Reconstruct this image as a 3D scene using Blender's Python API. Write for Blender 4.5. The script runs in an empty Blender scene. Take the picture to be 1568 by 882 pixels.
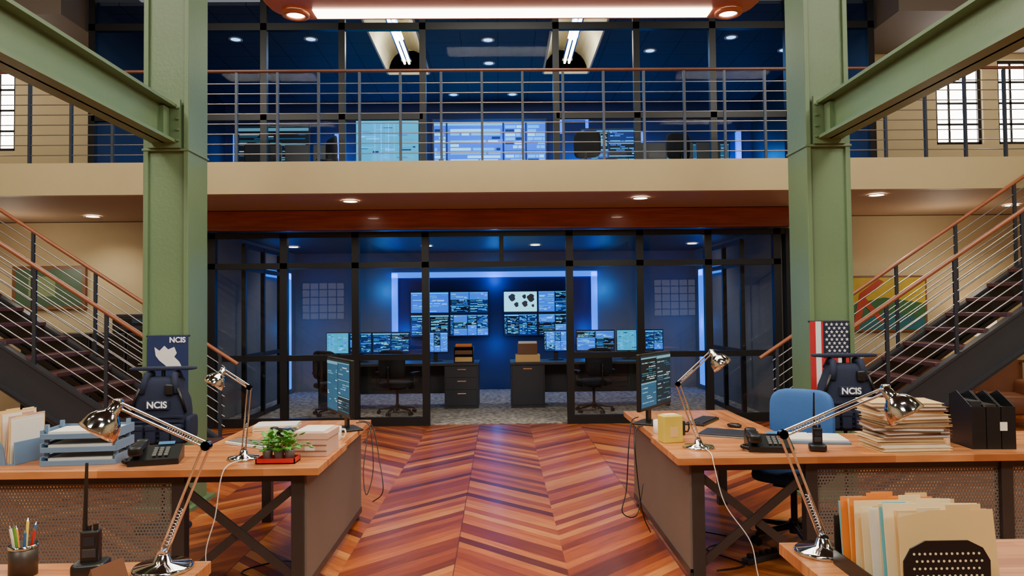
import bpy, bmesh, math, random
from mathutils import Vector, Matrix
random.seed(7)
scene=bpy.context.scene
I4=Matrix.Identity(4)
def TR(x,y,z,rz=0,rx=0,ry=0):
    return Matrix.Translation((x,y,z))@Matrix.Rotation(math.radians(rz),4,'Z')@Matrix.Rotation(math.radians(ry),4,'Y')@Matrix.Rotation(math.radians(rx),4,'X')
def lin(c):
    o=[]
    for v in c:
        v=v/255.0
        o.append(v/12.92 if v<=.04045 else ((v+.055)/1.055)**2.4)
    return (o[0],o[1],o[2],1)
# ---------------------------------------------------------------- materials
def newmat(name):
    m=bpy.data.materials.new(name); m.use_nodes=True
    nt=m.node_tree; p=nt.nodes['Principled BSDF']
    return m,nt,p
def M(name,rgb,rough=.5,metal=0,var=.08,scale=6,bump=0,emit=0,coat=0,spec=.5):
    m,nt,p=newmat(name)
    c=lin(rgb)
    tc=nt.nodes.new('ShaderNodeTexCoord'); nz=nt.nodes.new('ShaderNodeTexNoise')
    nz.inputs['Scale'].default_value=scale; nz.inputs['Detail'].default_value=4
    nt.links.new(tc.outputs['Object'],nz.inputs['Vector'])
    mx=nt.nodes.new('ShaderNodeMix'); mx.data_type='RGBA'
    mx.inputs[6].default_value=tuple(v*(1-var) for v in c[:3])+(1,)
    mx.inputs[7].default_value=tuple(min(1,v*(1+var)) for v in c[:3])+(1,)
    nt.links.new(nz.outputs['Fac'],mx.inputs[0]); nt.links.new(mx.outputs[2],p.inputs['Base Color'])
    p.inputs['Roughness'].default_value=rough; p.inputs['Metallic'].default_value=metal
    p.inputs['Specular IOR Level'].default_value=spec
    if coat: p.inputs['Coat Weight'].default_value=coat; p.inputs['Coat Roughness'].default_value=.1
    if emit:
        nt.links.new(mx.outputs[2],p.inputs['Emission Color']); p.inputs['Emission Strength'].default_value=emit
    if bump:
        b=nt.nodes.new('ShaderNodeBump'); b.inputs['Strength'].default_value=bump; b.inputs['Distance'].default_value=.01
        n2=nt.nodes.new('ShaderNodeTexNoise'); n2.inputs['Scale'].default_value=scale*12
        nt.links.new(tc.outputs['Object'],n2.inputs['Vector']); nt.links.new(n2.outputs['Fac'],b.inputs['Height']); nt.links.new(b.outputs['Normal'],p.inputs['Normal'])
    return m
def node_math(nt,op,a,b=None,c=None):
    n=nt.nodes.new('ShaderNodeMath'); n.operation=op
    for i,v in enumerate((a,b,c)):
        if v is None: continue
        if isinstance(v,(int,float)): n.inputs[i].default_value=v
        else: nt.links.new(v,n.inputs[i])
    return n.outputs[0]
def ramp(nt,fac,stops):
    r=nt.nodes.new('ShaderNodeValToRGB'); r.color_ramp.elements[0].position=stops[0][0]; r.color_ramp.elements[0].color=lin(stops[0][1])
    r.color_ramp.elements[1].position=stops[-1][0]; r.color_ramp.elements[1].color=lin(stops[-1][1])
    for p,c in stops[1:-1]:
        e=r.color_ramp.elements.new(p); e.color=lin(c)
    nt.links.new(fac,r.inputs[0]); return r.outputs[0]
def wood_floor():
    m,nt,p=newmat('chevron_wood_floor')
    tc=nt.nodes.new('ShaderNodeTexCoord'); s=nt.nodes.new('ShaderNodeSeparateXYZ'); nt.links.new(tc.outputs['Object'],s.inputs[0])
    X,Y=s.outputs[0],s.outputs[1]
    W=.7; pw=.115
    Xo=node_math(nt,'ADD',X,50*W+.3)
    tri=node_math(nt,'PINGPONG',Xo,W)
    v=node_math(nt,'ADD',Y,node_math(nt,'MULTIPLY',tri,1.0))
    vs=node_math(nt,'DIVIDE',v,pw)
    pid=node_math(nt,'FLOOR',vs); fr=node_math(nt,'FRACT',vs)
    cid=node_math(nt,'FLOOR',node_math(nt,'DIVIDE',Xo,W))
    cb=nt.nodes.new('ShaderNodeCombineXYZ'); nt.links.new(pid,cb.inputs[0]); nt.links.new(cid,cb.inputs[1])
    wn=nt.nodes.new('ShaderNodeTexWhiteNoise'); wn.noise_dimensions='2D'; nt.links.new(cb.outputs[0],wn.inputs['Vector'])
    col=ramp(nt,wn.outputs[0],[(0,(94,38,16)),(.22,(142,62,24)),(.6,(178,88,34)),(.85,(198,110,46)),(1,(214,138,68))])
    al=node_math(nt,'SUBTRACT',tri,Y)
    g=nt.nodes.new('ShaderNodeCombineXYZ'); nt.links.new(node_math(nt,'MULTIPLY',v,45),g.inputs[0]); nt.links.new(node_math(nt,'MULTIPLY',al,2.2),g.inputs[1]); nt.links.new(cid,g.inputs[2])
    nz=nt.nodes.new('ShaderNodeTexNoise'); nz.inputs['Scale'].default_value=1; nz.inputs['Detail'].default_value=5
    nt.links.new(g.outputs[0],nz.inputs['Vector'])
    gr=ramp(nt,nz.outputs['Fac'],[(.25,(155,140,128)),(.7,(255,255,255))])
    mx=nt.nodes.new('ShaderNodeMix'); mx.data_type='RGBA'; mx.blend_type='MULTIPLY'; mx.inputs[0].default_value=.8
    nt.links.new(col,mx.inputs[6]); nt.links.new(gr,mx.inputs[7])
    gap=node_math(nt,'LESS_THAN',fr,.03)
    fx=node_math(nt,'LESS_THAN',node_math(nt,'PINGPONG',Xo,W),.004)
    gg=node_math(nt,'MAXIMUM',gap,fx)
    m2=nt.nodes.new('ShaderNodeMix'); m2.data_type='RGBA'; m2.inputs[7].default_value=lin((56,24,12))
    nt.links.new(node_math(nt,'MULTIPLY',gg,.7),m2.inputs[0]); nt.links.new(mx.outputs[2],m2.inputs[6])
    nt.links.new(m2.outputs[2],p.inputs['Base Color'])
    p.inputs['Roughness'].default_value=.38; p.inputs['Specular IOR Level'].default_value=.4
    p.inputs['Coat Weight'].default_value=.16; p.inputs['Coat Roughness'].default_value=.2
    n3=nt.nodes.new('ShaderNodeTexNoise'); n3.inputs['Scale'].default_value=2.5; nt.links.new(tc.outputs['Object'],n3.inputs['Vector'])
    b=nt.nodes.new('ShaderNodeBump'); b.inputs['Strength'].default_value=.1; b.inputs['Distance'].default_value=.02
    nt.links.new(n3.outputs['Fac'],b.inputs['Height']); nt.links.new(b.outputs['Normal'],p.inputs['Normal']); nt.links.new(b.outputs['Normal'],p.inputs['Coat Normal'])
    return m
def butcher(name='butcher_block',axis=1):
    m,nt,p=newmat(name)
    tc=nt.nodes.new('ShaderNodeTexCoord'); s=nt.nodes.new('ShaderNodeSeparateXYZ'); nt.links.new(tc.outputs['Object'],s.inputs[0])
    a,b_=(s.outputs[1],s.outputs[0]) if axis==1 else (s.outputs[0],s.outputs[1])
    row=node_math(nt,'FLOOR',node_math(nt,'DIVIDE',a,.042))
    seg=node_math(nt,'FLOOR',node_math(nt,'ADD',node_math(nt,'DIVIDE',b_,.45),node_math(nt,'MULTIPLY',row,.37)))
    cb=nt.nodes.new('ShaderNodeCombineXYZ'); nt.links.new(row,cb.inputs[0]); nt.links.new(seg,cb.inputs[1])
    wn=nt.nodes.new('ShaderNodeTexWhiteNoise'); wn.noise_dimensions='2D'; nt.links.new(cb.outputs[0],wn.inputs['Vector'])
    col=ramp(nt,wn.outputs[0],[(0,(176,106,56)),(.5,(196,124,66)),(1,(212,142,82))])
    mp=nt.nodes.new('ShaderNodeMapping'); mp.inputs['Scale'].default_value=(3,60,10) if axis==1 else (60,3,10)
    nt.links.new(tc.outputs['Object'],mp.inputs[0]); nz=nt.nodes.new('ShaderNodeTexNoise'); nz.inputs['Scale'].default_value=1; nt.links.new(mp.outputs[0],nz.inputs['Vector'])
    gr=ramp(nt,nz.outputs['Fac'],[(.3,(190,180,170)),(.65,(255,255,255))])
    mx=nt.nodes.new('ShaderNodeMix'); mx.data_type='RGBA'; mx.blend_type='MULTIPLY'; mx.inputs[0].default_value=.7
    nt.links.new(col,mx.inputs[6]); nt.links.new(gr,mx.inputs[7]); nt.links.new(mx.outputs[2],p.inputs['Base Color'])
    p.inputs['Roughness'].default_value=.35
    return m
def dark_wood():
    m,nt,p=newmat('mahogany_veneer')
    tc=nt.nodes.new('ShaderNodeTexCoord'); mp=nt.nodes.new('ShaderNodeMapping'); mp.inputs['Scale'].default_value=(1.2,10,14)
    nt.links.new(tc.outputs['Object'],mp.inputs[0]); nz=nt.nodes.new('ShaderNodeTexNoise'); nz.inputs['Scale'].default_value=1.5; nz.inputs['Detail'].default_value=6
    nt.links.new(mp.outputs[0],nz.inputs['Vector'])
    nt.links.new(ramp(nt,nz.outputs['Fac'],[(.3,(128,50,26)),(.7,(168,78,46))]),p.inputs['Base Color'])
    p.inputs['Roughness'].default_value=.3; p.inputs['Coat Weight'].default_value=.3
    return m
def glass(name='clear_glass',k=1.0,tint=(.88,.9,.9,1)):
    m=bpy.data.materials.new(name); m.use_nodes=True; nt=m.node_tree; nt.nodes.clear()
    o=nt.nodes.new('ShaderNodeOutputMaterial'); t=nt.nodes.new('ShaderNodeBsdfTransparent'); g=nt.nodes.new('ShaderNodeBsdfGlossy')
    t.inputs[0].default_value=tint; g.inputs['Roughness'].default_value=.01
    f=nt.nodes.new('ShaderNodeFresnel'); f.inputs['IOR'].default_value=1.5
    mx=nt.nodes.new('ShaderNodeMixShader'); nt.links.new(node_math(nt,'MULTIPLY',f.outputs[0],k),mx.inputs[0])
    nt.links.new(t.outputs[0],mx.inputs[1]); nt.links.new(g.outputs[0],mx.inputs[2]); nt.links.new(mx.outputs[0],o.inputs[0])
    return m
def perforated():
    m,nt,p=newmat('perforated_steel')
    tc=nt.nodes.new('ShaderNodeTexCoord'); s=nt.nodes.new('ShaderNodeSeparateXYZ'); nt.links.new(tc.outputs['Object'],s.inputs[0])
    pit=.018
    row=node_math(nt,'FLOOR',node_math(nt,'DIVIDE',s.outputs[2],pit))
    fx=node_math(nt,'SUBTRACT',node_math(nt,'FRACT',node_math(nt,'ADD',node_math(nt,'DIVIDE',s.outputs[0],pit),node_math(nt,'MULTIPLY',row,.5))),.5)
    fz=node_math(nt,'SUBTRACT',node_math(nt,'FRACT',node_math(nt,'DIVIDE',s.outputs[2],pit)),.5)
    d=node_math(nt,'SQRT',node_math(nt,'ADD',node_math(nt,'MULTIPLY',fx,fx),node_math(nt,'MULTIPLY',fz,fz)))
    hole=node_math(nt,'GREATER_THAN',d,.27)
    nt.links.new(hole,p.inputs['Alpha'])
    p.inputs['Base Color'].default_value=lin((116,106,96)); p.inputs['Roughness'].default_value=.55; p.inputs['Metallic'].default_value=.15
    return m
def emis(name,rgb,st):
    m,nt,p=newmat(name); p.inputs['Base Color'].default_value=lin(rgb); p.inputs['Emission Color'].default_value=lin(rgb); p.inputs['Emission Strength'].default_value=st
    return m
def tilegrid():
    m,nt,p=newmat('navy_ceiling_tile')
    tc=nt.nodes.new('ShaderNodeTexCoord'); s=nt.nodes.new('ShaderNodeSeparateXYZ'); nt.links.new(tc.outputs['Object'],s.inputs[0])
    a=node_math(nt,'LESS_THAN',node_math(nt,'FRACT',node_math(nt,'DIVIDE',s.outputs[0],.6)),.03)
    b=node_math(nt,'LESS_THAN',node_math(nt,'FRACT',node_math(nt,'DIVIDE',s.outputs[1],.6)),.03)
    mx=nt.nodes.new('ShaderNodeMix'); mx.data_type='RGBA'; mx.inputs[6].default_value=lin((50,60,80)); mx.inputs[7].default_value=lin((14,16,24))
    nt.links.new(node_math(nt,'MAXIMUM',a,b),mx.inputs[0]); nt.links.new(mx.outputs[2],p.inputs['Base Color']); p.inputs['Roughness'].default_value=.7
    return m
def carpet():
    m,nt,p=newmat('grey_carpet')
    tc=nt.nodes.new('ShaderNodeTexCoord'); nz=nt.nodes.new('ShaderNodeTexNoise'); nz.inputs['Scale'].default_value=14; nz.inputs['Detail'].default_value=8
    nt.links.new(tc.outputs['Object'],nz.inputs['Vector'])
    nt.links.new(ramp(nt,nz.outputs['Fac'],[(.4,(116,110,104)),(.6,(184,176,164))]),p.inputs['Base Color']); p.inputs['Roughness'].default_value=.95
    return m
FLOOR=wood_floor(); BUT=butcher(); BUTX=butcher('butcher_block_return',0); MAH=dark_wood(); GL=glass(); GLU=glass('upper_glass',.04,(.8,.84,.88,1)); PERF=perforated(); TILE=tilegrid(); CARP=carpet()
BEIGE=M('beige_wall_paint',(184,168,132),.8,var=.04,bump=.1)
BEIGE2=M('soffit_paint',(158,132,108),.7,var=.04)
TRIMB=M('upper_trim_paint',(104,94,84),.7,var=.04)
FASC=M('fascia_paint',(172,154,112),.6,var=.04)
GREEN=M('sage_green_steel',(98,124,88),.42,var=.07,scale=3,bump=.15)
BLK=M('black_metal',(18,19,21),.4,.3)
BLKP=M('black_plastic',(16,17,19),.35)
STEEL=M('dark_bronze_steel',(64,57,52),.4,.4,var=.15)
STR=M('stair_steel',(54,58,66),.4,.4)
GREYP=M('grey_laminate_panel',(106,94,84),.5,var=.06,scale=3)
RAILW=M('handrail_wood',(142,80,50),.35,var=.15,scale=10)
RAILD=M('balcony_rail_wood',(96,56,40),.35,var=.15,scale=10)
CABLE=M('stainless_cable',(160,158,155),.3,.9)
TREAD=M('stair_tread_wood',(84,52,52),.35,var=.15)
CHR=M('chrome',(225,225,225),.08,1,var=.02)
BRUSH=M('brushed_copper',(190,120,86),.35,.5)
NAVY=M('navy_fabric',(20,30,56),.85,var=.2,scale=30,bump=.4)
NAVYW=M('navy_wall',(10,46,112),.6)
DKW=M('upper_room_dark_wall',(20,38,84),.6)
BLUEF=M('blue_upholstery',(44,92,156),.8,var=.1,scale=40,bump=.2)
BLUED=M('dark_blue_upholstery',(30,70,124),.8,var=.1,scale=40,bump=.2)
MESHB=M('black_mesh_fabric',(28,30,34),.8)
TRAY=M('slate_blue_plastic',(104,132,162),.4)
WHITE=M('white_paper',(228,222,210),.7,var=.03)
MANILA=M('manila_card',(222,184,120),.7,var=.06)
MAN2=M('cream_card',(236,214,166),.7,var=.05)
ORNG=M('orange_card',(226,130,40),.7)
TEALC=M('teal_card',(110,186,194),.7)
PINK=M('rose_box_card',(204,164,142),.7)
RED=M('red_plastic',(190,30,24),.4)
REDF=M('red_cloth',(178,28,38),.8)
WHF=M('white_cloth',(225,225,225),.8)
YEL=M('yellow_box_card',(206,182,64),.6)
POT=M('grey_ceramic',(120,122,120),.4)
LEAF=M('leaf_green',(84,150,50),.45,var=.35,scale=40)
BRN=M('brown_wood',(108,68,42),.45,var=.2,scale=8)
GREYW=M('grey_wall',(128,128,126),.7)
GREYD=M('charcoal_metal',(44,46,52),.45)
BLKF=M('black_card',(26,26,28),.6)
CREAM=M('cream_plaster',(240,228,188),.8)
TXTW=M('white_print',(235,235,235),.6,emit=.15)  # faint glow put into the lettering, which is no lamp
GRNB=M('green_board',(60,88,66),.4)
LEDB=emis('blue_led',(0,112,255),2.0)
TUBE=emis('fluorescent_tube',(255,244,222),14)
DISC=emis('downlight_lens',(255,238,210),22)
DISCB=emis('downlight_lens_cool',(120,190,255),4)
BULB=emis('warm_bulb',(255,205,120),14)
SHADE=M('lamp_shade_cloth',(240,215,170),.8,emit=.9)
WINP=emis('daylight_pane',(255,244,238),14)
WINR=emis('daylight_pane_rear',(240,238,240),1.4)
SBW=[emis('screen_dark',(0,34,96),1.0),emis('screen_blue',(0,100,235),1.3),emis('screen_cyan',(0,186,255),1.5),emis('screen_pale',(120,226,255),1.8),emis('screen_teal',(0,160,205),1.2),emis('screen_black',(0,10,30),.7)]
SBD=[emis('monitor_dark',(22,42,56),.5),emis('monitor_blue',(40,92,130),.6),emis('monitor_cyan',(100,160,180),.7),emis('monitor_pale',(170,200,205),.7),emis('monitor_teal',(40,110,120),.6),emis('monitor_black',(10,18,26),.4)]
SB=SBW
# ---------------------------------------------------------------- builder
def spw(v,e): return math.copysign(abs(v)**e,v)
class B:
    def __init__(s,name):
        s.name=name; s.bm=bmesh.new(); s.mats=[]; s.T=I4.copy()
    def mi(s,m):
        if m not in s.mats: s.mats.append(m)
        return s.mats.index(m)
    def add(s,vs,fs,mat,smooth=False,X=I4):
        k=s.mi(mat); A=s.T@X
        bv=[s.bm.verts.new(A@Vector(v)) for v in vs]
        for f in fs:
            try:
                fc=s.bm.faces.new([bv[i] for i in f]); fc.material_index=k; fc.smooth=smooth
            except ValueError: pass
    def bb(s,x0,x1,y0,y1,z0,z1,mat,bev=0,X=I4):
        if x0>x1:x0,x1=x1,x0
        if y0>y1:y0,y1=y1,y0
        if z0>z1:z0,z1=z1,z0
        if bev>0:
            t=bmesh.new(); bmesh.ops.create_cube(t,size=1)
            for v in t.verts: v.co=Vector(((x0+x1)/2+v.co.x*(x1-x0),(y0+y1)/2+v.co.y*(y1-y0),(z0+z1)/2+v.co.z*(z1-z0)))
            bmesh.ops.bevel(t,geom=t.edges[:],offset=bev,segments=2,affect='EDGES',profile=.5)
            t.verts.index_update()
            s.add([v.co.copy() for v in t.verts],[[v.index for v in f.verts] for f in t.faces],mat,False,X); t.free(); return
        vs=[(x,y,z) for x in (x0,x1) for y in (y0,y1) for z in (z0,z1)]
        s.add(vs,[(0,1,3,2),(4,6,7,5),(0,4,5,1),(2,3,7,6),(0,2,6,4),(1,5,7,3)],mat,False,X)
    def quad(s,pts,mat,X=I4): s.add(pts,[tuple(range(len(pts)))],mat,False,X)
    def rect(s,x0,x1,z0,z1,y,mat,X=I4): s.add([(x0,y,z0),(x1,y,z0),(x1,y,z1),(x0,y,z1)],[(0,1,2,3)],mat,False,X)
    def cyl(s,p0,p1,r0,mat,r1=None,seg=12,X=I4,smooth=True):
        r1=r0 if r1 is None else r1
        p0=Vector(p0);p1=Vector(p1); d=(p1-p0).normalized()
        a=d.orthogonal().normalized(); b=d.cross(a)
        vs=[];n=seg
        for p,r in ((p0,r0),(p1,r1)):
            for i in range(n):
                t=2*math.pi*i/n; vs.append(p+a*math.cos(t)*r+b*math.sin(t)*r)
        s.add(vs,[(i,(i+1)%n,n+(i+1)%n,n+i) for i in range(n)],mat,smooth,X)
        s.add(vs[:n],[tuple(range(n))[::-1]],mat,False,X); s.add(vs[n:],[tuple(range(n))],mat,False,X)
    def tube(s,pts,r,mat,seg=8,X=I4):
        pts=[Vector(p) for p in pts]; n=seg; vs=[]; up=None
        for i,p in enumerate(pts):
            d=(pts[min(i+1,len(pts)-1)]-pts[max(i-1,0)]).normalized()
            if up is None: up=d.orthogonal().normalized()
            up=(up-d*up.dot(d)).normalized(); b=d.cross(up)
            for k in range(n):
                t=2*math.pi*k/n; vs.append(p+up*math.cos(t)*r+b*math.sin(t)*r)
        fs=[(i*n+k,i*n+(k+1)%n,(i+1)*n+(k+1)%n,(i+1)*n+k) for i in range(len(pts)-1) for k in range(n)]
        fs+= [tuple(range(n))[::-1],tuple(range((len(pts)-1)*n,len(pts)*n))]
        s.add(vs,fs,mat,True,X)
    def lathe(s,prof,org,axis,mat,seg=24,X=I4):
        d=Vector(axis).normalized(); a=d.orthogonal().normalized(); b=d.cross(a); o=Vector(org); n=seg
        vs=[o+d*z+a*math.cos(2*math.pi*i/n)*r+b*math.sin(2*math.pi*i/n)*r for r,z in prof for i in range(n)]
        s.add(vs,[(j*n+i,j*n+(i+1)%n,(j+1)*n+(i+1)%n,(j+1)*n+i) for j in range(len(prof)-1) for i in range(n)],mat,True,X)
    def sup(s,c,a,mat,e1=.4,e2=.4,bend=0,nu=12,nv=24,X=I4):
        vs=[]
        for j in range(nu+1):
            h=-math.pi/2+math.pi*j/nu
            for i in range(nv):
                w=-math.pi+2*math.pi*i/nv
                x=a[0]*spw(math.cos(h),e1)*spw(math.cos(w),e2); y=a[1]*spw(math.cos(h),e1)*spw(math.sin(w),e2); z=a[2]*spw(math.sin(h),e1)
                vs.append((c[0]+x,c[1]+y-bend*x*x,c[2]+z))
        s.add(vs,[(j*nv+i,j*nv+(i+1)%nv,(j+1)*nv+(i+1)%nv,(j+1)*nv+i) for j in range(nu) for i in range(nv)],mat,True,X)
    def loft(s,rings,mat,e=.6,nv=28,X=I4):
        vs=[]
        for z,a,b,cx,cy in rings:
            for i in range(nv):
                w=2*math.pi*i/nv; vs.append((cx+a*spw(math.cos(w),e),cy+b*spw(math.sin(w),e),z))
        fs=[(j*nv+i,j*nv+(i+1)%nv,(j+1)*nv+(i+1)%nv,(j+1)*nv+i) for j in range(len(rings)-1) for i in range(nv)]
        fs+=[tuple(range(nv))[::-1],tuple(range((len(rings)-1)*nv,len(rings)*nv))]
        s.add(vs,fs,mat,True,X)
    def extr(s,pts,y0,y1,mat,X=I4):
        n=len(pts); vs=[(p[0],y0,p[1]) for p in pts]+[(p[0],y1,p[1]) for p in pts]
        s.add(vs,[tuple(range(n)),tuple(range(n,2*n))[::-1]]+[(i,(i+1)%n,n+(i+1)%n,n+i) for i in range(n)],mat,False,X)
    def text(s,body,size,mat,X=I4,bold=.0):
        cu=bpy.data.curves.new('t','FONT'); cu.body=body; cu.size=size; cu.extrude=.001; cu.offset=bold; cu.align_x='CENTER'; cu.align_y='CENTER'
        ob=bpy.data.objects.new('t',cu); scene.collection.objects.link(ob)
        dg=bpy.context.evaluated_depsgraph_get(); me=ob.evaluated_get(dg).to_mesh()
        R=Matrix.Rotation(math.pi/2,4,'X')
        s.add([R@v.co for v in me.vertices],[tuple(p.vertices) for p in me.polygons],mat,False,X)
        bpy.data.objects.remove(ob); bpy.data.curves.remove(cu)
    def done(s,recenter=True,fixn=False):
        me=bpy.data.meshes.new(s.name)
        if fixn: bmesh.ops.recalc_face_normals(s.bm,faces=s.bm.faces[:])
        if recenter and len(s.bm.verts):
            xs=[v.co for v in s.bm.verts]
            c=Vector(((min(v.x for v in xs)+max(v.x for v in xs))/2,(min(v.y for v in xs)+max(v.y for v in xs))/2,min(v.z for v in xs)))
            for v in s.bm.verts: v.co-=c
        else: c=Vector((0,0,0))
        s.bm.to_mesh(me); s.bm.free()
        for m in s.mats: me.materials.append(m)
        ob=bpy.data.objects.new(s.name,me); ob.location=c; scene.collection.objects.link(ob); return ob
def ui(b,w,h,seed,X,style=0):
    """screen content on local XZ plane facing -Y, x in +-w/2, z 0..h"""
    r=random.Random(seed)
    b.rect(-w/2,w/2,0,h,0,SB[0] if style!=2 else SB[4],X)
    y=-.0015
    def win(x0,x1,z0,z1,kind):
        b.rect(x0,x1,z0,z1,y,[SB[5],SB[1],SB[0]][kind%3],X)
        b.rect(x0,x1,z1-.06*(z1-z0),z1,y*2,SB[2],X)
        n=max(4,int((z1-z0)/h*(22 if style!=6 else 15)))
        for i in range(n):
            z=z1-(z1-z0)*(.12+.84*i/n); t=(z1-z0)*.84/n*(.5 if style!=6 else .7)
            xx=x0+.05*(x1-x0)
            while xx<x1-.1*(x1-x0):
                l=r.uniform(.08,.45)*(x1-x0)*(1 if style!=6 else 1.5); e=min(xx+l,x1-.04*(x1-x0))
                if r.random()<(.6 if style!=6 else .75): b.rect(xx,e,z-t,z,y*2,r.choice([SB[2],SB[3],SB[1],SB[1],SB[4]] if style!=6 else [SB[2],SB[3],SB[3],SB[2],SB[0]]),X)
                xx=e+.04*(x1-x0)
    cols={0:[-.5,-.42,-.05,.2,.5],1:[-.5,.0,.5],6:[-.5,-.38,.12,.32,.5]}.get(style,[-.5,.5])
    if style==2:
        for i in range(46):
            cx=r.uniform(-.44,.44)*w; cz=r.uniform(.06,.9)*h; a=r.uniform(.02,.12)*w; c=r.uniform(.005,.03)*h
            b.rect(max(-w/2,cx-a),min(w/2,cx+a),cz,cz+c,y,r.choice([SB[2],SB[1],SB[0],SB[2]]),X)
        for i in range(9):
            cx=r.uniform(-.4,.4)*w; b.rect(cx,cx+.006*w,.05*h,h*.95,y,SB[2],X)
        return
    if style==3:
        pts=lambda cx,cz,R,n,sd:[(cx+R*math.cos(6.283*i/n)*random.Random(sd+i).uniform(.6,1.2)*w,y*2,cz+R*math.sin(6.283*i/n)*random.Random(sd*3+i).uniform(.6,1.2)*w) for i in range(n)]
        b.rect(-w/2,w/2,.04*h,h*.96,y,SB[3],X)
        for cx,cz,R in((-.25*w,.72*h,.12),(-.12*w,.38*h,.08),(.12*w,.75*h,.07),(.14*w,.42*h,.1),(.32*w,.7*h,.13),(.38*w,.32*h,.05)):
            b.add(pts(cx,cz,R,11,seed),[tuple(range(11))],POT,False,X)
        return
    for i in range(len(cols)-1):
        x0,x1=cols[i]*w+.008*w,cols[i+1]*w-.008*w
        k=r.randint(1,3) if x1-x0>.15*w else 1
        for j in range(k): win(x0,x1,h*(.03+.94*j/k),h*(.03+.94*(j+1)/k)-.01*h,r.randint(0,2) if style!=6 else 1)
# ---------------------------------------------------------------- shell
def shell(name,x0,x1,y0,y1,z0,z1,mat,bev=0):
    b=B(name); b.bb(x0,x1,y0,y1,z0,z1,mat,bev); return b.done(False)
shell('floor',-9,9,-6,15.6,-.1,0,FLOOR)
shell('carpet_floor',-4.1,3.95,10.44,14.9,.001,.012,CARP)
def wallwin(name,x0,x1,y,z0,z1,mat,th,wins,pane,nx,nz,frame=BLK):
    b=B(name); xs=x0
    wins=sorted(wins)
    for i,(a,c,d,e) in enumerate(wins):
        b.bb(xs,a,y,y+th,z0,z1,mat); b.bb(a,c,y,y+th,z0,d,mat); b.bb(a,c,y,y+th,e,z1,mat); xs=c
    b.bb(xs,x1,y,y+th,z0,z1,mat); b.done(False)
    for i,(a,c,d,e) in enumerate(wins):
        w=B('window_%d'%wallwin.n); wallwin.n+=1
        ym=y+th/2; w.bb(a,c,ym-.01,ym+.01,d,e,pane)
        f=.05
        for q in((a,a+f,d,e),(c-f,c,d,e),(a,c,d,d+f),(a,c,e-f,e)): w.bb(q[0],q[1],ym-.05,ym+.05,q[2],q[3],frame)
        for k in range(1,nx): w.bb(a+(c-a)*k/nx-.016,a+(c-a)*k/nx+.016,ym-.03,ym+.03,d,e,frame)
        for k in range(1,nz): w.bb(a,c,ym-.03,ym+.03,d+(e-d)*k/nz-.016,d+(e-d)*k/nz+.016,frame)
        w.done()
wallwin.n=1
shell('wall_left',-9.2,-9,-6,15.6,0,6.8,BEIGE)
shell('wall_right',9,9.2,-6,15.6,0,6.8,BEIGE)
wallwin('wall_rear',-9,9,-6.2,0,6.8,BEIGE,.2,[(-7.2,-5.6,1.3,2.7),(5.6,7.2,1.3,2.7)],WINR,5,5)
shell('wall_lower_left',-9,-4.3,11.3,11.5,0,3.0,BEIGE)
shell('wall_lower_right',4.15,9,11.3,11.5,0,3.0,BEIGE)
wallwin('wall_upper_left',-9,-5.75,11.5,3.38,6.6,BEIGE,.2,[(-8.35,-7.5,4.15,5.45)],WINP,3,4)
wallwin('wall_upper_right',5.4,9,11.5,3.38,6.6,BEIGE,.2,[(6.95,7.7,4.15,5.5),(7.95,8.7,4.15,5.5)],WINP,3,4)
shell('ceiling',-9,9,-6,10.4,6.6,6.8,GREYD)
shell('trim_1',-9,-5.8,9.8,11.5,5.6,6.6,TRIMB)
shell('trim_2',5.45,9,9.8,11.5,5.6,6.6,TRIMB)
b=B('balcony_slab')
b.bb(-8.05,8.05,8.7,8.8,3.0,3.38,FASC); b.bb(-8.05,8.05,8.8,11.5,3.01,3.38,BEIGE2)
b.bb(-9,-8.05,7.45,11.5,3.0,3.38,FASC); b.bb(8.05,9,7.45,11.5,3.0,3.38,FASC)
b.bb(-5.75,5.4,11.5,15.5,3.01,3.38,BEIGE2)
b.done(False)
shell('baseboard_left',-9,-4.3,11.27,11.3,0,.12,BRN)
shell('baseboard_right',4.15,9,11.27,11.3,0,.12,BRN)
# glass room (lower)
shell('wall_room_left',-4.3,-4.12,10.5,15.1,0,3.0,GREYW)
shell('wall_room_right',3.97,4.15,10.5,15.1,0,3.0,GREYW)
shell('wall_room_back',-4.3,4.15,14.95,15.1,0,3.0,GREYW)
shell('ceiling_lower_room',-4.12,3.97,10.5,14.95,2.78,2.9,GREYD)
shell('navy_wall_panel',-2.05,1.85,14.9,14.95,0.01,2.32,NAVYW)
b=B('wood_header'); b.bb(-4.25,4.08,10.2,10.33,2.735,3.0,MAH); b.bb(-4.27,4.1,10.18,10.22,2.73,2.76,MAH); b.done(False)
b=B('glass_partition')
mx=[-4.02,-3.02,-2.02,-1.04,.985,1.98,2.95,3.93]
for x in mx: b.bb(x-.05,x+.05,10.35,10.45,0,2.72,BLK)
b.bb(.0,.06,10.36,10.44,2.26,2.7,BLK)
b.bb(-4.3,4.15,10.35,10.45,2.64,2.72,BLK); b.bb(-4.07,3.98,10.35,10.45,2.21,2.29,BLK)
b.bb(-4.3,-4.2,10.34,10.49,0,2.72,BLK); b.bb(4.05,4.15,10.34,10.49,0,2.72,BLK)
for i in range(len(mx)-1):
    if i==3:
        b.quad([(mx[i],10.4,2.29),(mx[i+1],10.4,2.29),(mx[i+1],10.4,2.64),(mx[i],10.4,2.64)],GL); continue
    b.bb(mx[i],mx[i+1],10.36,10.44,.92,1.0,BLK); b.bb(mx[i],mx[i+1],10.36,10.44,.0,.12,BLK)
    b.quad([(mx[i],10.4,.1),(mx[i+1],10.4,.1),(mx[i+1],10.4,2.64),(mx[i],10.4,2.64)],GL)
b.done(False)
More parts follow.
